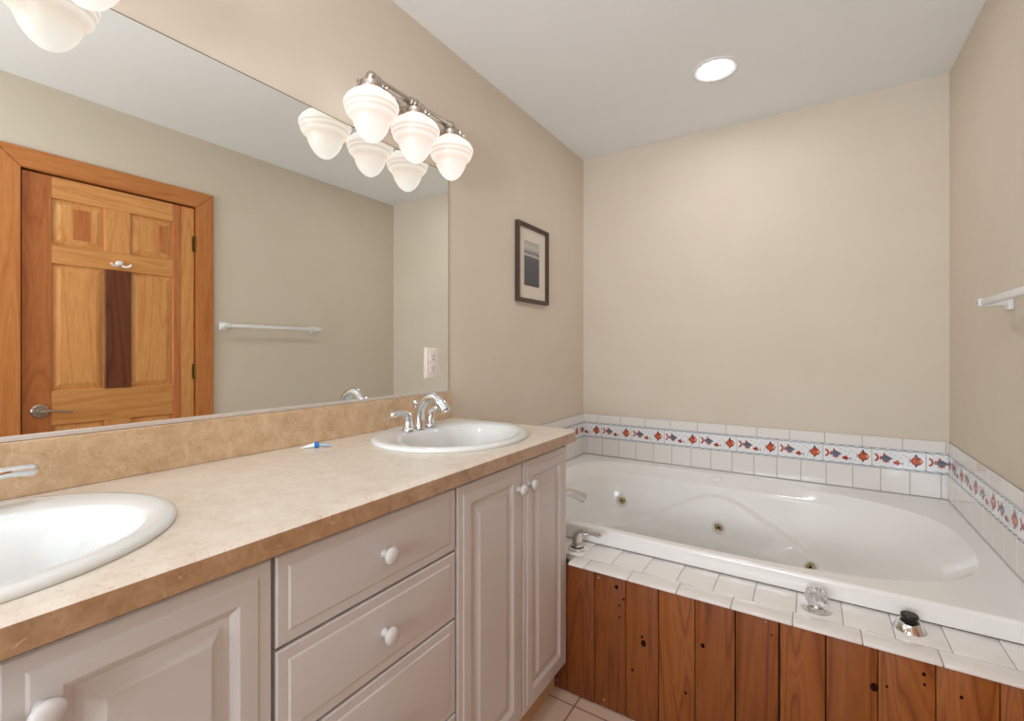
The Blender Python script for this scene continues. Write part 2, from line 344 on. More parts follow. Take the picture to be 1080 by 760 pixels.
# ------------------------------------------------------------------ tile surround with fish border
ZT0, ZT1, ZT2, ZT3 = 0.5325, 0.6465, 0.747, 0.803
def fish_module(put, u0):
    """flat glazed drawings; put(polygon in (u, v), material)"""
    def P(pts, m): put([(u0 + a, 0.050 + (b - 0.050) * 1.12) for a, b in pts], m)
    def ell(cx, cy, rx, ry, m, n=14): P([(cx + rx * math.cos(2 * PI * k / n), cy + ry * math.sin(2 * PI * k / n)) for k in range(n)], m)
    # slate fish with red fins and a red crescent tail, head to the right
    arc = [(0.008 + 0.019 * math.cos(a), 0.052 + 0.019 * math.sin(a)) for a in [math.radians(d) for d in range(-75, 76, 15)]]
    arc2 = [(0.002 + 0.016 * math.cos(a), 0.052 + 0.014 * math.sin(a)) for a in [math.radians(d) for d in range(60, -61, -15)]]
    for i in range(len(arc) - 1):
        j = min(i, len(arc2) - 2)
    outer = arc; inner = [(0.004 + 0.015 * math.cos(math.radians(d)), 0.052 + 0.0125 * math.sin(math.radians(d))) for d in range(-75, 76, 15)]
    for i in range(len(outer) - 1): P([outer[i], outer[i + 1], inner[i + 1], inner[i]], 'fish_red')
    P([(0.042, 0.058), (0.047, 0.078), (0.054, 0.066), (0.066, 0.062)], 'fish_red')
    P([(0.044, 0.045), (0.043, 0.030), (0.050, 0.038), (0.055, 0.028), (0.060, 0.038), (0.067, 0.032), (0.066, 0.046)], 'fish_red')
    P([(0.030, 0.052), (0.036, 0.059), (0.050, 0.064), (0.066, 0.061), (0.082, 0.052), (0.066, 0.042), (0.050, 0.040), (0.036, 0.044)], 'fish_blue')
    P([(0.040, 0.055), (0.055, 0.059), (0.072, 0.055), (0.055, 0.0535)], 'fish_dark')
    P([(0.028, 0.052), (0.031, 0.060), (0.037, 0.058), (0.037, 0.046), (0.031, 0.043)], 'fish_orange')
    # small red fish, head to the left, slate tail
    P([(0.080, 0.036), (0.090, 0.043), (0.103, 0.041), (0.113, 0.034), (0.102, 0.028), (0.089, 0.029)], 'fish_red')
    P([(0.094, 0.042), (0.099, 0.050), (0.104, 0.040)], 'fish_red'); P([(0.096, 0.029), (0.100, 0.021), (0.103, 0.029)], 'fish_orange')
    P([(0.088, 0.032), (0.096, 0.034), (0.102, 0.033), (0.092, 0.0295)], 'fish_dark')
    P([(0.112, 0.034), (0.124, 0.043), (0.119, 0.034), (0.125, 0.025)], 'fish_wave')
    # round orange fish, head to the right, slate fins
    P([(0.150, 0.050), (0.140, 0.064), (0.145, 0.050), (0.139, 0.038)], 'fish_dark')
    P([(0.160, 0.064), (0.168, 0.083), (0.176, 0.068)], 'fish_dark'); P([(0.163, 0.036), (0.166, 0.022), (0.176, 0.034)], 'fish_dark')
    P([(0.148, 0.050), (0.154, 0.062), (0.168, 0.070), (0.184, 0.066), (0.195, 0.052), (0.186, 0.037), (0.168, 0.031), (0.154, 0.038)], 'fish_red')
    ell(0.170, 0.050, 0.015, 0.012, 'fish_orange'); ell(0.186, 0.052, 0.005, 0.007, 'fish_pale')
    P([(0.165, 0.058), (0.176, 0.062), (0.172, 0.053)], 'fish_dark')
    for a, b in ((0.092, 0.068), (0.112, 0.060), (0.122, 0.074), (0.133, 0.066), (0.196, 0.078), (0.075, 0.076), (0.137, 0.030)): ell(a, b, 0.0022, 0.0022, 'fish_wave', 8)
TM = ['tile', 'decor_tile', 'grout', 'fish_red', 'fish_orange', 'fish_blue', 'fish_dark', 'fish_wave', 'fish_pale', 'grout_dark']
def tile_wall(name, org, du, nrm, length, off_low, off_deco, off_top):
    """org: world point at wall plane, u=0; du: unit direction; nrm: unit normal into the room"""
    org, du, nrm = Vector(org), Vector(du), Vector(nrm); bm = nb(); TH = 0.0075
    def pt(u, v, d): return org + du * u + nrm * d + Vector((0, 0, v))
    def slab(u0, u1, v0, v1, mi, th=TH):
        g = 0.0012; bv = 0.0012; u0 += g; u1 -= g; v0 += g; v1 -= g
        if u1 - u0 < 0.004: return
        A = [bm.verts.new(pt(*q, 0.002)) for q in ((u0, v0), (u1, v0), (u1, v1), (u0, v1))]
        B = [bm.verts.new(pt(*q, th - bv)) for q in ((u0, v0), (u1, v0), (u1, v1), (u0, v1))]
        D = [bm.verts.new(pt(*q, th)) for q in ((u0 + bv, v0 + bv), (u1 - bv, v0 + bv), (u1 - bv, v1 - bv), (u0 + bv, v1 - bv))]
        bridge(bm, A, B, mi); bridge(bm, B, D, mi); face(bm, D, mi)
    # grout bed
    g0 = [bm.verts.new(pt(u, v, d)) for d in (0, TH - 0.0022) for u, v in ((0, ZT0), (length, ZT0), (length, ZT3 - 0.001), (0, ZT3 - 0.001))]
    bridge(bm, g0[:4], g0[4:], 2); face(bm, g0[4:], 2)
    for off, step, v0, v1, mi in ((off_low, 0.1125, ZT0, ZT1, 0), (off_deco, 0.2051, ZT1, ZT2, 1), (off_top, 0.158, ZT2, ZT3, 0)):
        u = off - step * math.ceil(off / step + 1)
        while u < length:
            a, b = max(u, 0), min(u + step, length)
            if b - a > 0.006: slab(a, b, v0, v1, mi)
            u += step
    # glazed drawings, a hair above the decor tiles, clipped to the wall's length
    def put(poly, mname):
        if min(p[0] for p in poly) < 0.001 or max(p[0] for p in poly) > length - 0.001: 
            poly = [(min(max(p[0], 0.001), length - 0.001), p[1]) for p in poly]
            if max(p[0] for p in poly) - min(p[0] for p in poly) < 0.002: return
        d = TH + 0.0002 + 0.00004 * put.k; put.k += 1
        face(bm, [bm.verts.new(pt(a, ZT1 + b, d)) for a, b in poly], TM.index(mname))
    put.k = 0
    u = off_deco - 0.2051 * math.ceil(off_deco / 0.2051 + 1)
    while u < length:
        put.k = 3
        if u + 0.2051 > 0: fish_module(put, u)
        u += 0.2051
    n = int(length / 0.006)
    for vc, sgn in ((0.0075, 1), (0.0935, -1)):
        for i in range(n):
            ua, ub = i * length / n, (i + 1) * length / n
            wa, wb = [0.0022 * math.sin(2 * PI * q / 0.041) for q in (ua, ub)]
            put.k = 0
            put([(ua, vc + wa - 0.002), (ub, vc + wb - 0.002), (ub, vc + wb + 0.002), (ua, vc + wa + 0.002)], 'fish_wave')
            if i % 7 < 4: put([(ua, vc + sgn * -0.004 - 0.0006), (ub, vc + sgn * -0.004 - 0.0006), (ub, vc + sgn * -0.004 + 0.0006), (ua, vc + sgn * -0.004 + 0.0006)], 'fish_blue')
    o = link(name, bm, TM, None, 0, recalc=False); o['kind'] = 'structure'
    # outward normals
    me = o.data
    bm = bmesh.new(); bm.from_mesh(me)
    for f in bm.faces:
        if f.normal.dot(nrm) < -0.5: f.normal_flip()
    bm.to_mesh(me); bm.free()
    return o
TY0 = 1.722
tile_wall('trim_5', (XL, YF, 0), (1, 0, 0), (0, -1, 0), XR - XL, -1.1711 - XL, 0.0523 - XL, -1.2045 - XL)
tile_wall('trim_6', (XR, YF - 0.0078, 0), (0, -1, 0), (-1, 0, 0), YF - 0.0078 - TY0, 0.085, 0.071, 0.12)
tile_wall('trim_7', (XL, TY0, 0), (0, 1, 0), (1, 0, 0), YF - 0.0078 - TY0, 0.03, 0.115, 0.10)
# ------------------------------------------------------------------ mirror
mr = thing('wall_mirror', 'large frameless wall mirror above the vanity backsplash', 'mirror', (XL, 0.64, 1.053))
bm = nb(); box(bm, XL, XL + 0.005, -0.25, 1.532, 1.057, 1.987, 0.0006, seg=1); link('mirror_glass', bm, 'mirror', mr, 0)
bm = nb(); box(bm, XL, XL + 0.009, -0.25, 1.532, 1.0535, 1.064, 0.001, seg=1); link('bottom_channel', bm, 'channel', mr, 0)
bm = nb(); box(bm, XL, XL + 0.0053, 1.532, 1.5335, 1.064, 1.987); box(bm, XL, XL + 0.0053, -0.25, 1.5335, 1.987, 1.9885); link('edge_seal', bm, 'grout_dark', mr, 0)
# outlet set into the mirror
ol = thing('electrical_outlet', 'white duplex electrical outlet set into the mirror above the far sink', 'outlet', (XL + 0.005, 1.427, 1.182))
bm = nb(); box(bm, XL + 0.0055, XL + 0.0125, 1.389, 1.465, 1.120, 1.243, 0.002); link('cover_plate', bm, 'almond', ol)
for z in (1.205, 1.158):
    bm = nb(); box(bm, XL + 0.012, XL + 0.0145, 1.410, 1.444, z - 0.016, z + 0.016, 0.003); rc = link('receptacle', bm, 'almond', ol)
    bm = nb()
    for yy in (1.420, 1.434): box(bm, XL + 0.0146, XL + 0.0149, yy - 0.0013, yy + 0.0013, z - 0.002, z + 0.009)
    lathe(bm, [(0.003, 0), (0, 0.0003)], (XL + 0.0147, 1.427, z - 0.009), (1, 0, 0), 12); link('slots', bm, 'dark', rc, 0)
# ------------------------------------------------------------------ vanity cabinets
DX = -0.740    # face of doors and drawers
def slab_front(name, y0, y1, z0, z1, root, raisedpanel, mgn=0.052):
    bm = nb(); xb, t = DX - 0.019, 0.019
    def ring(d, x): return [bm.verts.new((x, a, b)) for a, b in ((y0 + d, z0 + d), (y1 - d, z0 + d), (y1 - d, z1 - d), (y0 + d, z1 - d))]
    R = [ring(0, xb), ring(0, DX - 0.0055), ring(0.003, DX - 0.0028), ring(0.006, DX - 0.0026), ring(0.021, DX - 0.0026), ring(0.0245, DX - 0.0004), ring(0.027, DX)]
    if raisedpanel:
        R += [ring(mgn, DX), ring(mgn + 0.006, DX - 0.003), ring(mgn + 0.012, DX - 0.0075), ring(mgn + 0.020, DX - 0.0085), ring(mgn + 0.024, DX - 0.0078), ring(mgn + 0.039, DX - 0.0008), ring(mgn + 0.041, DX)]
    for a, b in zip(R, R[1:]): bridge(bm, a, b)
    face(bm, R[-1]); face(bm, list(reversed(R[0])))
    return link(name, bm, 'white_foil', root, 20)
def knob(y, z, parent):
    bm = nb(); lathe(bm, [(0.009, 0), (0.0075, 0.004), (0.0065, 0.010), (0.010, 0.015), (0.0165, 0.019), (0.0175, 0.023), (0.015, 0.028), (0.008, 0.031), (0, 0.0315)], (DX, y, z), (1, 0, 0), 28)
    return link('knob', bm, 'white_foil', parent, 50)
ZD0, ZD1 = 0.108, 0.889
def carcass(root, y0, y1):
    bm = nb(); xf = DX - 0.0205; t = 0.016
    box(bm, XL + 0.002, xf, y0, y0 + t, 0.098, 0.900); box(bm, XL + 0.002, xf, y1 - t, y1, 0.098, 0.900)
    box(bm, XL + 0.002, xf, y0 + t, y1 - t, 0.098, 0.114); box(bm, XL + 0.002, XL + 0.008, y0 + t, y1 - t, 0.114, 0.900)
    box(bm, xf - 0.016, xf, y0 + t, y1 - t, 0.865, 0.900)
    link('carcass', bm, 'white_foil', root, 0)
    bm = nb(); box(bm, -0.806, -0.79, y0, y1, 0, 0.098); link('toe_kick', bm, 'toe_wood', root, 0)
cb = thing('vanity_cabinet', 'white raised-panel base cabinet under the near sink, left of the drawers', 'cabinet', (-1.03, 0.12, 0), 'white vanity base units')
carcass(cb, -0.194, 0.433)
d = slab_front('door', 0.124, 0.430, ZD0, ZD1, cb, True); knob(0.158, 0.822, d)
d = slab_front('door', -0.190, 0.119, ZD0, ZD1, cb, True); knob(0.085, 0.822, d)
cb = thing('drawer_unit', 'white base cabinet with a stack of drawers between the two sinks', 'cabinet', (-1.03, 0.667, 0), 'white vanity base units')
carcass(cb, 0.4332, 0.9015)
for z0, z1 in ((0.736, 0.889), (0.568, 0.7305), (0.335, 0.5625), (0.108, 0.3295)):
    d = slab_front('drawer', 0.437, 0.898, z0, z1, cb, False); knob(0.6665, (z0 + z1) / 2, d)
cb = thing('vanity_cabinet', 'white two-door base cabinet under the far sink, beside the bathtub', 'cabinet', (-1.03, 1.213, 0), 'white vanity base units')
carcass(cb, 0.9017, 1.519)
d = slab_front('door', 0.905, 1.2155, ZD0, ZD1, cb, True); knob(1.187, 0.815, d)
d = slab_front('door', 1.2205, 1.5195, ZD0, ZD1, cb, True); knob(1.250, 0.815, d)

# ------------------------------------------------------------------ countertop with two cut-outs
ZK = 0.945; CY0, CY1 = -0.25, 1.548; CXF = -0.720
SINKS = [(-1.010, 0.110), (-1.010, 1.205)]
ct = thing('countertop', 'tan stone-look laminate countertop with backsplash along the vanity', 'countertop', (-1.02, 0.65, 0.90))
bm = nb()
outer = [bm.verts.new(p) for p in ((XL + 0.001, CY0, ZK), (CXF - 0.009, CY0, ZK), (CXF - 0.009, CY1 - 0.006, ZK), (XL + 0.001, CY1 - 0.006, ZK))]
edges = [bm.edges.new((outer[i], outer[(i + 1) % 4])) for i in range(4)]
holes = []
for cx_, cy_ in SINKS:
    h = [bm.verts.new((cx_ + 0.222 * math.cos(2 * PI * k / 64), cy_ + 0.250 * math.sin(2 * PI * k / 64), ZK)) for k in range(64)]
    holes.append(h); edges += [bm.edges.new((h[i], h[(i + 1) % 64])) for i in range(64)]
bmesh.ops.triangle_fill(bm, use_beauty=True, use_dissolve=False, edges=edges)
for h in holes:
    h2 = [bm.verts.new(v.co - Vector((0, 0, 0.03))) for v in h]; bridge(bm, h, h2)
def ringv(x0, x1, y1, z): return [bm.verts.new(p) for p in ((x0, CY0, z), (x1, CY0, z), (x1, y1, z), (x0, y1, z))]
r1 = ringv(XL + 0.001, CXF, CY1, ZK - 0.009); r2 = ringv(XL + 0.001, CXF, CY1, 0.9015)
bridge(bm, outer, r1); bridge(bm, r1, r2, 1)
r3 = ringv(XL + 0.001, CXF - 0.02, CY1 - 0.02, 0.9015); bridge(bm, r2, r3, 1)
link('counter_slab', bm, ['stone_lit', 'stone_shaded'], ct, 0)
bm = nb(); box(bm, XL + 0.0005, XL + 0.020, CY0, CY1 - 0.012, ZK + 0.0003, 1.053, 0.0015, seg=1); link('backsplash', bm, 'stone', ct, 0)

# ------------------------------------------------------------------ sinks
def make_sink(cx_, cy_, label):
    root = thing('oval_sink', label, 'sink', (cx_, cy_, ZK), 'white oval drop-in sinks')
    bm = nb(); n = 96
    L = [(0, .272, .245, .0005), (0, .2735, .2465, .004), (0, .272, .245, .009), (0, .266, .239, .0125), (0, .255, .228, .0135),
         (.012, .240, .205, .0120), (.030, .226, .178, .0105), (.036, .218, .168, .006), (.038, .209, .160, -.006), (.038, .198, .150, -.03),
         (.038, .180, .136, -.07), (.036, .150, .112, -.105), (.032, .105, .080, -.128), (.03, .055, .045, -.138), (.03, .022, .022, -.140)]
    rings = [[bm.verts.new((cx_ + dx + b * math.cos(2 * PI * k / n), cy_ + a * math.sin(2 * PI * k / n), ZK + z)) for k in range(n)] for dx, a, b, z in L]
    for a, b in zip(rings, rings[1:]): bridge(bm, b, a)
    face(bm, rings[-1])
    link('basin', bm, 'porcelain', root, 60)
    bm = nb(); lathe(bm, [(0.021, 0), (0.0225, 0.002), (0.018, 0.004), (0.014, 0.001), (0, 0.003)], (cx_ + .03, cy_, ZK - 0.1395), n=28); link('drain', bm, 'chrome', root)
    return root
make_sink(*SINKS[0], 'white oval drop-in sink nearest the camera, cut by the left edge of the photo')
make_sink(*SINKS[1], 'white oval drop-in sink at the far end of the counter by the tub')
# ------------------------------------------------------------------ basin faucets
def make_faucet(cx_, cy_, label):
    z0 = ZK + 0.0130; root = thing('basin_faucet', label, 'faucet', (cx_, cy_, z0), 'chrome two-handle basin faucets')
    bm = nb(); lathe(bm, [(0.0, 0), (0.020, 0), (0.020, 0.004), (0.0175, 0.010), (0.0, 0.010)], (cx_, cy_, z0), n=28)
    tube(bm, [(cx_, cy_, z0 + 0.006), (cx_ - 0.002, cy_, z0 + 0.035), (cx_ + 0.006, cy_, z0 + 0.072), (cx_ + 0.032, cy_, z0 + 0.103), (cx_ + 0.066, cy_, z0 + 0.110),
              (cx_ + 0.098, cy_, z0 + 0.095), (cx_ + 0.120, cy_, z0 + 0.070)], [0.0195, 0.0180, 0.0170, 0.0165, 0.0175, 0.0185, 0.0165], n=24, flat=1.0, up=(0, 1, 0))
    sp_ = link('spout', bm, 'chrome', root, 50)
    bm = nb(); lathe(bm, [(0.0, 0), (0.010, 0), (0.010, 0.006), (0, 0.006)], (cx_ + 0.121, cy_, z0 + 0.069), Vector((0.63, 0, -0.78)), 18); link('aerator', bm, 'nickel', sp_)
    bm = nb(); lathe(bm, [(0.0026, 0), (0.0026, 0.080), (0.006, 0.083), (0.0085, 0.089), (0.0075, 0.096), (0, 0.099)], (cx_ - 0.020, cy_, z0 - 0.002), n=18); link('lift_rod', bm, 'chrome', root)
    for s in (-1, 1):
        y = cy_ + s * 0.054; bm = nb()
        lathe(bm, [(0, 0), (0.021, 0), (0.021, 0.004), (0.018, 0.007), (0.0155, 0.012), (0.0140, 0.030), (0, 0.031)], (cx_, y, z0), n=28)
        tube(bm, [(cx_, y, z0 + 0.012), (cx_, y, z0 + 0.034), (cx_, y + s * 0.006, z0 + 0.050), (cx_, y + s * 0.022, z0 + 0.060), (cx_, y + s * 0.045, z0 + 0.063), (cx_, y + s * 0.072, z0 + 0.061)],
             [0.0160, 0.0155, 0.0150, 0.0125, 0.0115, 0.0130], n=20, flat=0.85)
        tube(bm, [(cx_, y + s * 0.071, z0 + 0.061), (cx_, y + s * 0.077, z0 + 0.0605), (cx_, y + s * 0.081, z0 + 0.060)], [0.0128, 0.009, 0.0035], n=16, flat=0.85)
        link('lever_handle', bm, 'chrome', root, 50)
    return root
make_faucet(-1.160, 0.110, 'chrome faucet of the near sink, only one lever showing at the left edge')
make_faucet(-1.160, 1.205, 'chrome arched faucet with two levers on the far sink')
# ------------------------------------------------------------------ small tube on the counter
tb = thing('toothpaste_tube', 'tiny white travel tube with a blue cap lying on the counter by the backsplash', 'tube', (-1.215, 0.85, ZK))
ax = Vector((0.62, 0.78, 0)).normalized()
p0 = Vector((-1.252, 0.812, ZK + 0.0025)); p1 = p0 + ax * 0.036; 
bm = nb(); tube(bm, [p0, p0 + ax * 0.012 + Vector((0, 0, .002)), p0 + ax * 0.028 + Vector((0, 0, .004)), p1 + Vector((0, 0, .005))], [0.010, 0.0095, 0.0085, 0.0075], n=20)
for v in bm.verts:
    k = min(1, (v.co - p0).dot(ax) / 0.036); zc_ = ZK + 0.0015 + 0.0065 * k
    v.co.z = zc_ + (v.co.z - (ZK + 0.0025 + 0.005 * k)) * (0.12 + 0.8 * k)
link('tube_body', bm, 'white_plastic', tb, 50)
q0 = p1 + Vector((0, 0, .0055))
bm = nb(); lathe(bm, [(0, 0), (0.0082, 0), (0.0088, 0.006), (0.0078, 0.012), (0, 0.013)], q0, ax, 20); link('cap', bm, 'blue_cap', tb)
bm = nb(); tube(bm, [q0 + ax * 0.014, q0 + ax * 0.03 - Vector((0, 0, .002)), q0 + ax * 0.046 - Vector((0, 0, .0045))], [0.0072, 0.007, 0.005], n=16, flat=0.5)
link('film_wrap', bm, 'pale_film', tb)

# ------------------------------------------------------------------ vanity lights
SH = [(0.040, .169), (0.043, .162), (0.055, .154), (0.068, .145), (0.079, .134), (0.0855, .122), (0.0865, .114), (0.0845, .108), (0.0815, .1055), (0.0825, .102), (0.0805, .096), (0.0775, .0935), (0.078, .090), (0.0735, .083),
      (0.066, .077), (0.0590, .068), (0.056, .056), (0.0505, .043), (0.043, .030), (0.033, .017), (0.021, .007), (0.010, .0015), (0, 0)]
def make_light(cy_, label):
    X, zb = -1.188, 1.898; root = thing('vanity_light', label, 'light fixture', (XL, cy_, 2.107), 'three-shade vanity lights above the mirror')
    ys = (cy_ - 0.1965, cy_, cy_ + 0.1965)
    bm = nb(); lathe(bm, [(0, 0), (0.062, 0), (0.062, 0.010), (0.056, 0.018), (0.040, 0.021), (0.018, 0.024), (0, 0.024)], (XL, cy_, 2.107), (1, 0, 0), 40); link('backplate', bm, 'nickel', root, 40)
    bm = nb(); tube(bm, [(XL + 0.02, cy_, 2.107), (X, cy_, 2.107)], 0.009, smooth=0, n=18); link('arm', bm, 'nickel', root)
    bm = nb(); tube(bm, [(X, ys[0], 2.107), (X, ys[2], 2.107)], 0.0112, smooth=0, n=20)
    for y in ys: 
        bmesh.ops.create_uvsphere(bm, u_segments=24, v_segments=14, radius=0.0190, matrix=Matrix.Translation((X, y, 2.107)))
        for s in (-1, 1):
            if (y == ys[0] and s < 0) or (y == ys[2] and s > 0): continue
            lathe(bm, [(0.0112, 0), (0.0152, 0.002), (0.0152, 0.009), (0.0125, 0.011), (0.0112, 0.014)], (X, y + s * 0.020, 2.107), (0, s, 0), 20)
    link('crossbar', bm, 'nickel', root, 40)
    for y in ys:
        bm = nb(); lathe(bm, [(0, 0.205), (0.009, 0.205), (0.009, 0.192), (0.022, 0.190), (0.040, 0.187), (0.0445, 0.182), (0.0445, 0.168), (0.043, 0.164), (0.0, 0.164)], (X, y, zb), n=36)
        for k in range(3):
            a = k * 2 * PI / 3 + 0.5; dv = Vector((math.cos(a), math.sin(a), 0)); lathe(bm, [(0.003, 0), (0.003, 0.006), (0.0055, 0.0065), (0.0055, 0.010), (0, 0.011)], Vector((X, y, zb + 0.173)) + dv * 0.044, dv, 12)
        hd = link('shade_holder', bm, 'nickel', root, 40)
        bm = nb(); lathe(bm, SH, (X, y, zb), n=56); link('glass_shade', bm, 'shade', hd, 60)
    return root
make_light(1.2125, 'three-shade vanity light with nickel crossbar above the far sink')
make_light(0.1195, 'three-shade vanity light above the near sink, one shade showing at the top left corner')

# ------------------------------------------------------------------ recessed ceiling lights
def make_down(x, y, label, lens='lens'):
    root = thing('recessed_light', label, 'ceiling light', (x, y, ZC), 'recessed ceiling lights')
    bm = nb(); lathe(bm, [(0.101, 0), (0.101, -0.003), (0.096, -0.006), (0.088, -0.006), (0.072, -0.0015), (0.070, -0.0008)], (x, y, ZC), n=56); link('trim_ring', bm, 'white_plastic', root, 40)
    bm = nb(); lathe(bm, [(0.0705, -0.0009), (0.068, -0.002), (0.050, -0.0035), (0, -0.0045)], (x, y, ZC), n=48); link('lamp_lens', bm, lens, root, 60)
make_down(-0.374, 2.325, 'lit round recessed ceiling light above the bathtub')
make_down(-0.55, 0.22, 'unseen recessed ceiling light added over the floor by the vanity', 'lens_added')  # lamp out of view, added to brighten the counter

# ------------------------------------------------------------------ framed picture
pf = thing('framed_picture', 'small dark-framed seascape photo with a pale mat on the wall past the mirror', 'picture', (XL, 2.24, 1.495))
y0, y1, z0, z1 = 2.073, 2.407, 1.494, 1.920; fw = 0.021
bm = nb()
def fring(d, x): return [bm.verts.new((x, a, b)) for a, b in ((y0 + d, z0 + d), (y1 - d, z0 + d), (y1 - d, z1 - d), (y0 + d, z1 - d))]
R = [fring(0, XL), fring(0, XL + 0.022), fring(0.003, XL + 0.026), fring(0.010, XL + 0.026), fring(0.013, XL + 0.023), fring(fw, XL + 0.020), fring(fw, XL + 0.008)]
for a, b in zip(R, R[1:]): bridge(bm, a, b)
link('frame', bm, 'frame_wood', pf, 0)
bm = nb(); box(bm, XL + 0.001, XL + 0.009, y0 + 0.012, y1 - 0.012, z0 + 0.012, z1 - 0.012); link('mat_board', bm, 'mat_board', pf, 0)
bm = nb(); box(bm, XL + 0.0085, XL + 0.0095, 2.152, 2.316, 1.586, 1.832); link('photo_print', bm, 'print', pf, 0)
# ------------------------------------------------------------------ towel bar
tw = thing('towel_bar', 'white plastic towel bar on the right wall', 'towel bar', (XR, 1.82, 1.39))
bx_ = XR - 0.068
bm = nb(); box(bm, bx_ - 0.009, bx_ + 0.009, 1.505, 2.14, 1.379, 1.400, 0.003); link('bar', bm, 'white_plastic', tw)
for y in (1.505, 2.14):
    bm = nb(); box(bm, XR - 0.014, XR, y - 0.024, y + 0.024, 1.362, 1.412, 0.004); 
    box(bm, bx_ - 0.012, XR - 0.010, y - 0.013, y + 0.013, 1.376, 1.403, 0.004); 
    link('wall_bracket', bm, 'white_plastic', tw)
    bm = nb(); lathe(bm, [(0.014, 0), (0.014, 0.012), (0.010, 0.018), (0, 0.020)], (bx_, y + (0.012 if y > 2 else -0.012), 1.3895), (0, 1 if y > 2 else -1, 0), 20); link('end_cap', bm, 'white_plastic', tw)

# ------------------------------------------------------------------ tub front: cedar apron and tiled deck
ZDK = 0.472; AY = 1.520; TXL, TXR = XL + 0.001, XR - 0.001
ap = thing('tub_apron', 'reddish cedar board panel below the tiled tub deck', 'tub panel', (-0.15, AY, 0))
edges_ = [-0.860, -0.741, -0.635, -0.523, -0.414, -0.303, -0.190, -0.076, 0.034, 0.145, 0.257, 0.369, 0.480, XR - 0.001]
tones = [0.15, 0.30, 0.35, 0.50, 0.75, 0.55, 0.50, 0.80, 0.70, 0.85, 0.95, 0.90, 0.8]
bm = nb(); box(bm, -0.860, XR - 0.001, AY + 0.012, AY + 0.022, 0.002, 0.462, mi=1)
for a, b in zip(edges_, edges_[1:]):
    g = 0.0022 if abs(a + 0.076) < 1e-6 or abs(b + 0.076) < 1e-6 else 0.0008
    top = 0.4575 if abs(a + 0.635) < 1e-6 else 0.4625
    box(bm, a + g, b - g, AY, AY + 0.013, 0.003 + random.random() * 0.004, top, 0.0022, seg=2)
def knot(x, z, r, e=1.0):
    lathe(bm, [(r, 0), (r * 0.6, 0.0004), (0, 0.0006)], (x, AY - 0.0001, z), (0, -1, 0), 16, mi=2, sy=e)
for x, z, r in ((-0.555, .43, .006), (-0.545, .37, .003), (-.53, .395, .004), (-.463, .27, .0085), (-.468, .29, .004), (-0.28, .325, .006), (-.095, .418, .0025), (-.50, .17, .004), (.137, .36, .0085), (.163, .372, .003), (.235, .43, .004), (.236, .405, .003), (-.33, .16, .004), (-.545, .33, .003), (.303, .40, .0035)): knot(x, z, r, 1.3)
o = link('plank_panel', bm, ['cedar', 'gap', 'knot'], ap, 30)
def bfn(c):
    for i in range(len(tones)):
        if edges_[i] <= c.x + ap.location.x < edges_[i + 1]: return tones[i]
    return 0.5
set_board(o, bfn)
for x, z in ((-0.619, 0.445), (-.110, .452), (-.60, .03), (-.78, .03)):
    bm = nb(); lathe(bm, [(0.0035, 0), (0.0025, 0.001), (0, 0.0011)], (x, AY - 0.0003, z), (0, -1, 0), 14); link('screw', bm, 'nickel', ap)

dk = thing('tiled_tub_deck', 'narrow white tiled ledge in front of the bathtub rim', 'tub deck', (-0.15, 1.61, 0.4625))
bm = nb(); 
box(bm, -0.735, XR - 0.001, 1.524, 1.722, 0.4626, ZDK - 0.0016, mi=1); box(bm, -1.30, -0.735, 1.552, 1.722, 0.4626, ZDK - 0.0016, mi=1)
g = 0.0011
def dtile(a, b, c, d_, z1=ZDK, bev=0.0012):
    if b - a > 0.01: box(bm, a + g, b - g, c + g, d_ - g, 0.4630, z1, bev, seg=2)
u = -0.3745 - 0.1125 * 9
while u < XR:
    a, b = max(u, -1.300), min(u + 0.1125, XR - 0.001)
    dtile(a, b, 1.582, 1.722) ; u += 0.1125
u = -0.358 - 0.157 * 3
while u < XR:
    a, b = max(u, -0.733), min(u + 0.157, XR - 0.001)
    dtile(a, b, 1.512, 1.582, bev=0.002); u += 0.157
link('deck_tiles', bm, ['tile', 'grout'], dk, 40)

# ------------------------------------------------------------------ whirlpool tub
tub = thing('whirlpool_bathtub', 'white acrylic whirlpool bathtub filling the tiled alcove', 'bathtub', (-0.38, 2.30, 0.0))
RZ = 0.530; cxo, cyo = -0.375, 2.29; NV = 340
def sstep(a, b, x): t = min(1, max(0, (x - a) / (b - a))); return t * t * (3 - 2 * t)
def sup(t, al, ar, bt_l, bt_r, bb, nl, nr, cx_, cy_):
    c, s = math.cos(t), math.sin(t); k = nr if c > 0 else nl
    x = (ar if c > 0 else al) * math.copysign(abs(c) ** (2 / k), c); xx = cx_ + x
    bt = bt_l + (bt_r - bt_l) * sstep(-0.35, 0.15, xx)
    y = (bt if s > 0 else bb) * math.copysign(abs(s) ** (2 / k), s)
    return (xx, cy_ + y)
def resample(f):
    P = [f(2 * PI * i / 4000) for i in range(4000)]; 
    D = [0]
    for i in range(4000): D.append(D[-1] + math.dist(P[i], P[(i + 1) % 4000]))
    out = []; j = 0
    for k in range(NV):
        s = D[-1] * k / NV
        while D[j + 1] < s: j += 1
        out.append(P[j % 4000])
    return out
O_ = resample(lambda t: sup(t, 0.850, 0.850, 0.575, 0.515, 0.533, 5, 2.9, cxo, cyo))
F_ = resample(lambda t: sup(t, 0.62, 0.42, 0.36, 0.34, 0.33, 5, 3.0, -0.47, 2.26))
prof = [(0, .530), (.012, .5298), (.03, .527), (.055, .521), (.20, .500), (.33, .484), (.36, .478), (.385, .468), (.42, .44), (.50, .38), (.60, .28), (.70, .20), (.80, .155), (.90, .133), (1.0, .125)]
fp = []
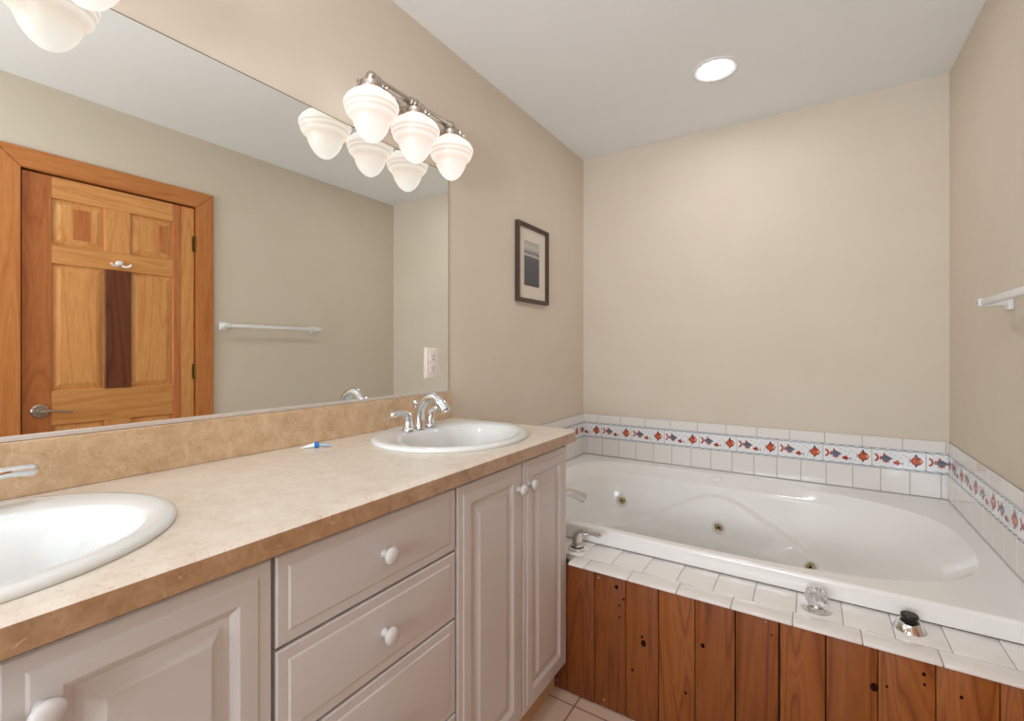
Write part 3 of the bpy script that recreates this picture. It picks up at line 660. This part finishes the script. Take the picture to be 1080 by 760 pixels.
for (f0, za), (f1, zb_) in zip(prof, prof[1:]):
    k = max(2, int(abs(za - zb_) / 0.004) + 1)
    fp += [(f0 + (f1 - f0) * i / k, za + (zb_ - za) * i / k) for i in range(k)]
fp.append(prof[-1])
CR = [(-1.2, .185), (-1.075, .2), (-.93, .225), (-.757, .295), (-.637, .37), (-.544, .42), (-.47, .447), (-.396, .450), (-.3, .418), (-.213, .372), (-.022, .287), (.186, .198), (.4, .12)]
def crease(x):
    for (a, b), (c, d_) in zip(CR, CR[1:]):
        if a <= x <= c: return b + (d_ - b) * (x - a) / (c - a)
    return 0.1
bm = nb(); rings = []
for f, z in fp:
    ring = []
    for (ox, oy), (ix, iy) in zip(O_, F_):
        wr = sstep(-0.25, 0.25, ox); t_ = (RZ - z) / 0.405; g_ = 0.93 * t_ + 0.07 * t_ ** 8
        ff = f + (g_ - f) * wr
        x, y = ox + (ix - ox) * ff, oy + (iy - oy) * ff
        back = sstep(2.42, 2.60, y)
        if back > 0 and z < 0.478:
            y -= 0.045 * back * sstep(0.0, 0.016, crease(x) - z) * sstep(0.12, 0.22, z)
        ring.append(bm.verts.new((x, y, z)))
    rings.append(ring)
for a, b in zip(rings, rings[1:]): bridge(bm, b, a)
face(bm, rings[-1])
# rim: rounded outer edge and flat top around the opening
ZR0 = ZDK + 0.0015
RX0, RX1, RY0, RY1 = XL + 0.001, XR - 0.001, 1.722, YF - 0.001
def to_rect(x, y):
    dx, dy_ = x - cxo, y - cyo; k = 1e9
    if dx > 1e-9: k = min(k, (RX1 - cxo) / dx)
    if dx < -1e-9: k = min(k, (RX0 - cxo) / dx)
    if dy_ > 1e-9: k = min(k, (RY1 - cyo) / dy_)
    if dy_ < -1e-9: k = min(k, (RY0 - cyo) / dy_)
    return (cxo + dx * k, cyo + dy_ * k)
outl = []; link_ = []
O0 = [(v.co.x, v.co.y) for v in rings[0]]
Pj = [to_rect(*q) for q in O0]
def side(q): return 0 if abs(q[1] - RY0) < 1e-6 else 1 if abs(q[0] - RX1) < 1e-6 else 2 if abs(q[1] - RY1) < 1e-6 else 3
for i in range(NV):
    link_.append(len(outl)); outl.append(Pj[i]); q = Pj[(i + 1) % NV]
    if side(Pj[i]) != side(q):
        outl.append((RX0 if min(Pj[i][0], q[0]) < cxo else RX1, RY0 if min(Pj[i][1], q[1]) < cyo else RY1))
def orng(d, z): return [bm.verts.new((x, y + (d if abs(y - RY0) < 1e-6 else 0), z)) for x, y in outl]
EE = [orng(0, ZR0), orng(-0.001, .518), orng(0.001, .525), orng(0.004, .5288), orng(0.008, RZ)]
for a, b in zip(EE, EE[1:]): bridge(bm, a, b)
E4 = EE[-1]; EF = orng(0.012, RZ); bridge(bm, E4, EF)
RA = []
for i in range(NV):
    p_ = Vector(O0[i]); q_ = Vector((EF[link_[i]].co.x, EF[link_[i]].co.y)) - p_; L_ = max(q_.length, 1e-6)
    p_ = p_ + q_ * min(0.005 / L_, 0.5); RA.append(bm.verts.new((p_.x, p_.y, RZ)))
for i in range(NV):
    j = (i + 1) % NV; a, b = link_[i], link_[j]
    face(bm, (rings[0][i], rings[0][j], RA[j], RA[i])); face(bm, (RA[i], RA[j], EF[b], EF[a]))
    if (b - a) % len(outl) == 2: face(bm, (EF[a], EF[b], EF[(a + 1) % len(outl)]))
bmesh.ops.recalc_face_normals(bm, faces=bm.faces[:])
bvh = BVHTree.FromBMesh(bm)
shell = link('tub_shell', bm, 'acrylic', tub, 50, recalc=False)
def on_tub(x, z, frm=(0, 1, 0), y=2.0):
    h = bvh.ray_cast(Vector((x, y, z)), Vector(frm)); n = h[1]
    if n.dot(Vector(frm)) > 0: n = -n
    return h[0], n
for x, z in ((-0.955, 0.332), (-0.413, 0.292)):
    p, n = on_tub(x, z)
    bm = nb(); lathe(bm, [(0.036, -0.006), (0.036, 0.002), (0.033, 0.005), (0.024, 0.006), (0.021, 0.003), (0.020, -0.003)], p, n, 32); j = link('whirlpool_jet', bm, 'porcelain', tub, 40)
    bm = nb(); lathe(bm, [(0.0205, -0.004), (0.0205, 0.003), (0.017, 0.004), (0.013, 0.001), (0.009, 0.004), (0.0075, 0.004), (0.006, -0.001)], p, n, 28); link('jet_nozzle', bm, 'jet_ring', j, 40)
    bm = nb(); lathe(bm, [(0.0065, 0.0006), (0, 0.0008)], p, n, 16); link('jet_opening', bm, 'dark', j)
h = bvh.ray_cast(Vector((-0.001, 2.33, 0.6)), Vector((0, 0, -1)))
p, n = on_tub(-0.001, 0.235)
bm = nb(); lathe(bm, [(0.034, -0.006), (0.034, 0.002), (0.031, 0.005), (0.024, 0.006), (0.021, 0.003), (0.020, -0.003)], p, n, 32); j = link('whirlpool_jet', bm, 'porcelain', tub, 40)
bm = nb(); lathe(bm, [(0.0205, -0.004), (0.0205, 0.003), (0.017, 0.004), (0.013, 0.001), (0.009, 0.004), (0.0075, 0.004), (0.006, -0.001)], p, n, 28); link('jet_nozzle', bm, 'jet_ring', j, 40)
bm = nb(); lathe(bm, [(0.0065, 0.0006), (0, 0.0008)], p, n, 16); link('jet_opening', bm, 'dark', j)
h = bvh.ray_cast(Vector((-0.446, 2.835, 0.7)), Vector((0, 0, -1))); n = h[1] if h[1].z > 0 else -h[1]
bm = nb(); lathe(bm, [(0.028, -0.006), (0.028, 0.003), (0.025, 0.006), (0.012, 0.0075), (0, 0.008)], h[0], n, 32); link('round_cap', bm, 'acrylic', tub, 40)

# ------------------------------------------------------------------ tub fittings on the deck
r = thing('tub_lever_handle', 'chrome lever handle on the tub deck beside the cabinet', 'faucet handle', (-0.754, 1.637, ZDK))
bm = nb(); lathe(bm, [(0, 0), (0.036, 0), (0.036, 0.003), (0.031, 0.008), (0.026, 0.010), (0, 0.010)], (-0.754, 1.637, ZDK), n=32); link('flange', bm, 'chrome', r)
bm = nb(); lathe(bm, [(0.025, 0), (0.025, 0.004), (0, 0.004)], (-0.754, 1.637, ZDK + 0.0095), n=32); link('gasket', bm, 'black', r)
bm = nb(); tube(bm, [(-0.754, 1.637, ZDK + 0.013), (-0.754, 1.637, ZDK + 0.034), (-0.750, 1.637, ZDK + 0.055), (-0.738, 1.637, ZDK + 0.070), (-0.716, 1.637, ZDK + 0.075), (-0.690, 1.637, ZDK + 0.073), (-0.664, 1.637, ZDK + 0.070)],
     [0.024, 0.0215, 0.0195, 0.016, 0.0125, 0.0115, 0.0120], n=24, flat=0.9, up=(0, 1, 0)); 
tube(bm, [(-0.665, 1.637, ZDK + 0.070), (-0.659, 1.637, ZDK + 0.0695), (-0.655, 1.637, ZDK + 0.069)], [0.0118, 0.008, 0.003], n=20, up=(0, 1, 0)); link('lever', bm, 'chrome', r, 50)
r = thing('tub_spout', 'chrome arched tub spout reaching over the rim from behind the cabinet', 'faucet', (-0.955, 1.640, ZDK))
bm = nb(); lathe(bm, [(0, 0), (0.036, 0), (0.036, 0.003), (0.028, 0.010), (0, 0.010)], (-0.955, 1.640, ZDK), n=32); link('flange', bm, 'chrome', r)
bm = nb(); tube(bm, [(-0.955, 1.640, ZDK + 0.005), (-0.955, 1.642, ZDK + 0.060), (-0.942, 1.672, ZDK + 0.125), (-0.905, 1.745, ZDK + 0.163), (-0.862, 1.812, ZDK + 0.155), (-0.826, 1.862, ZDK + 0.125)],
     [0.023, 0.021, 0.020, 0.021, 0.024, 0.024], n=24, flat=0.85); link('spout', bm, 'chrome', r, 50)
r = thing('air_control_knob', 'clear acrylic knob on a round chrome plate on the tub deck', 'knob', (0.013, 1.640, ZDK))
bm = nb(); lathe(bm, [(0, 0), (0.041, 0), (0.0405, 0.003), (0.033, 0.005), (0.020, 0.007), (0.017, 0.014), (0, 0.014)], (0.013, 1.640, ZDK), n=40); link('chrome_plate', bm, 'chrome', r)
bm = nb(); n = 48; prf = [(0.017, .0143), (0.0235, .016), (0.0252, .022), (0.0262, .034), (0.0262, .048), (0.0240, .0535), (0.0165, .056), (0, .056)]
prev = None
for rr, hh in prf:
    if rr == 0:
        v = bm.verts.new((0.013, 1.640, ZDK + hh)); [face(bm, (prev[(k + 1) % n], prev[k], v)) for k in range(n)]; break
    ring = [bm.verts.new((0.013 + rr * (1 + (0.07 if k % 4 < 2 else -0.05) * (rr > 0.022)) * math.cos(2 * PI * k / n), 1.640 + rr * (1 + (0.07 if k % 4 < 2 else -0.05) * (rr > 0.022)) * math.sin(2 * PI * k / n), ZDK + hh)) for k in range(n)]
    if prev: bridge(bm, prev, ring)
    else: face(bm, list(reversed(ring)))
    prev = ring
link('knob', bm, 'clear', r, 30)
r = thing('air_switch_button', 'black push button in a chrome cone on the tub deck, right of the clear knob', 'button', (0.226, 1.655, ZDK))
bm = nb(); lathe(bm, [(0, 0), (0.037, 0), (0.0365, 0.002), (0.0255, 0.019), (0.022, 0.0205), (0.020, 0.016), (0, 0.016)], (0.226, 1.655, ZDK), n=40); link('chrome_cone', bm, 'chrome', r, 30)
bm = nb(); lathe(bm, [(0, 0.0162), (0.0185, 0.0162), (0.0185, 0.025), (0.0160, 0.027), (0.0160, 0.030), (0.0195, 0.033), (0.0200, 0.038), (0.018, 0.0405), (0, 0.041)], (0.226, 1.655, ZDK), n=36); link('push_button', bm, 'black', r, 30)
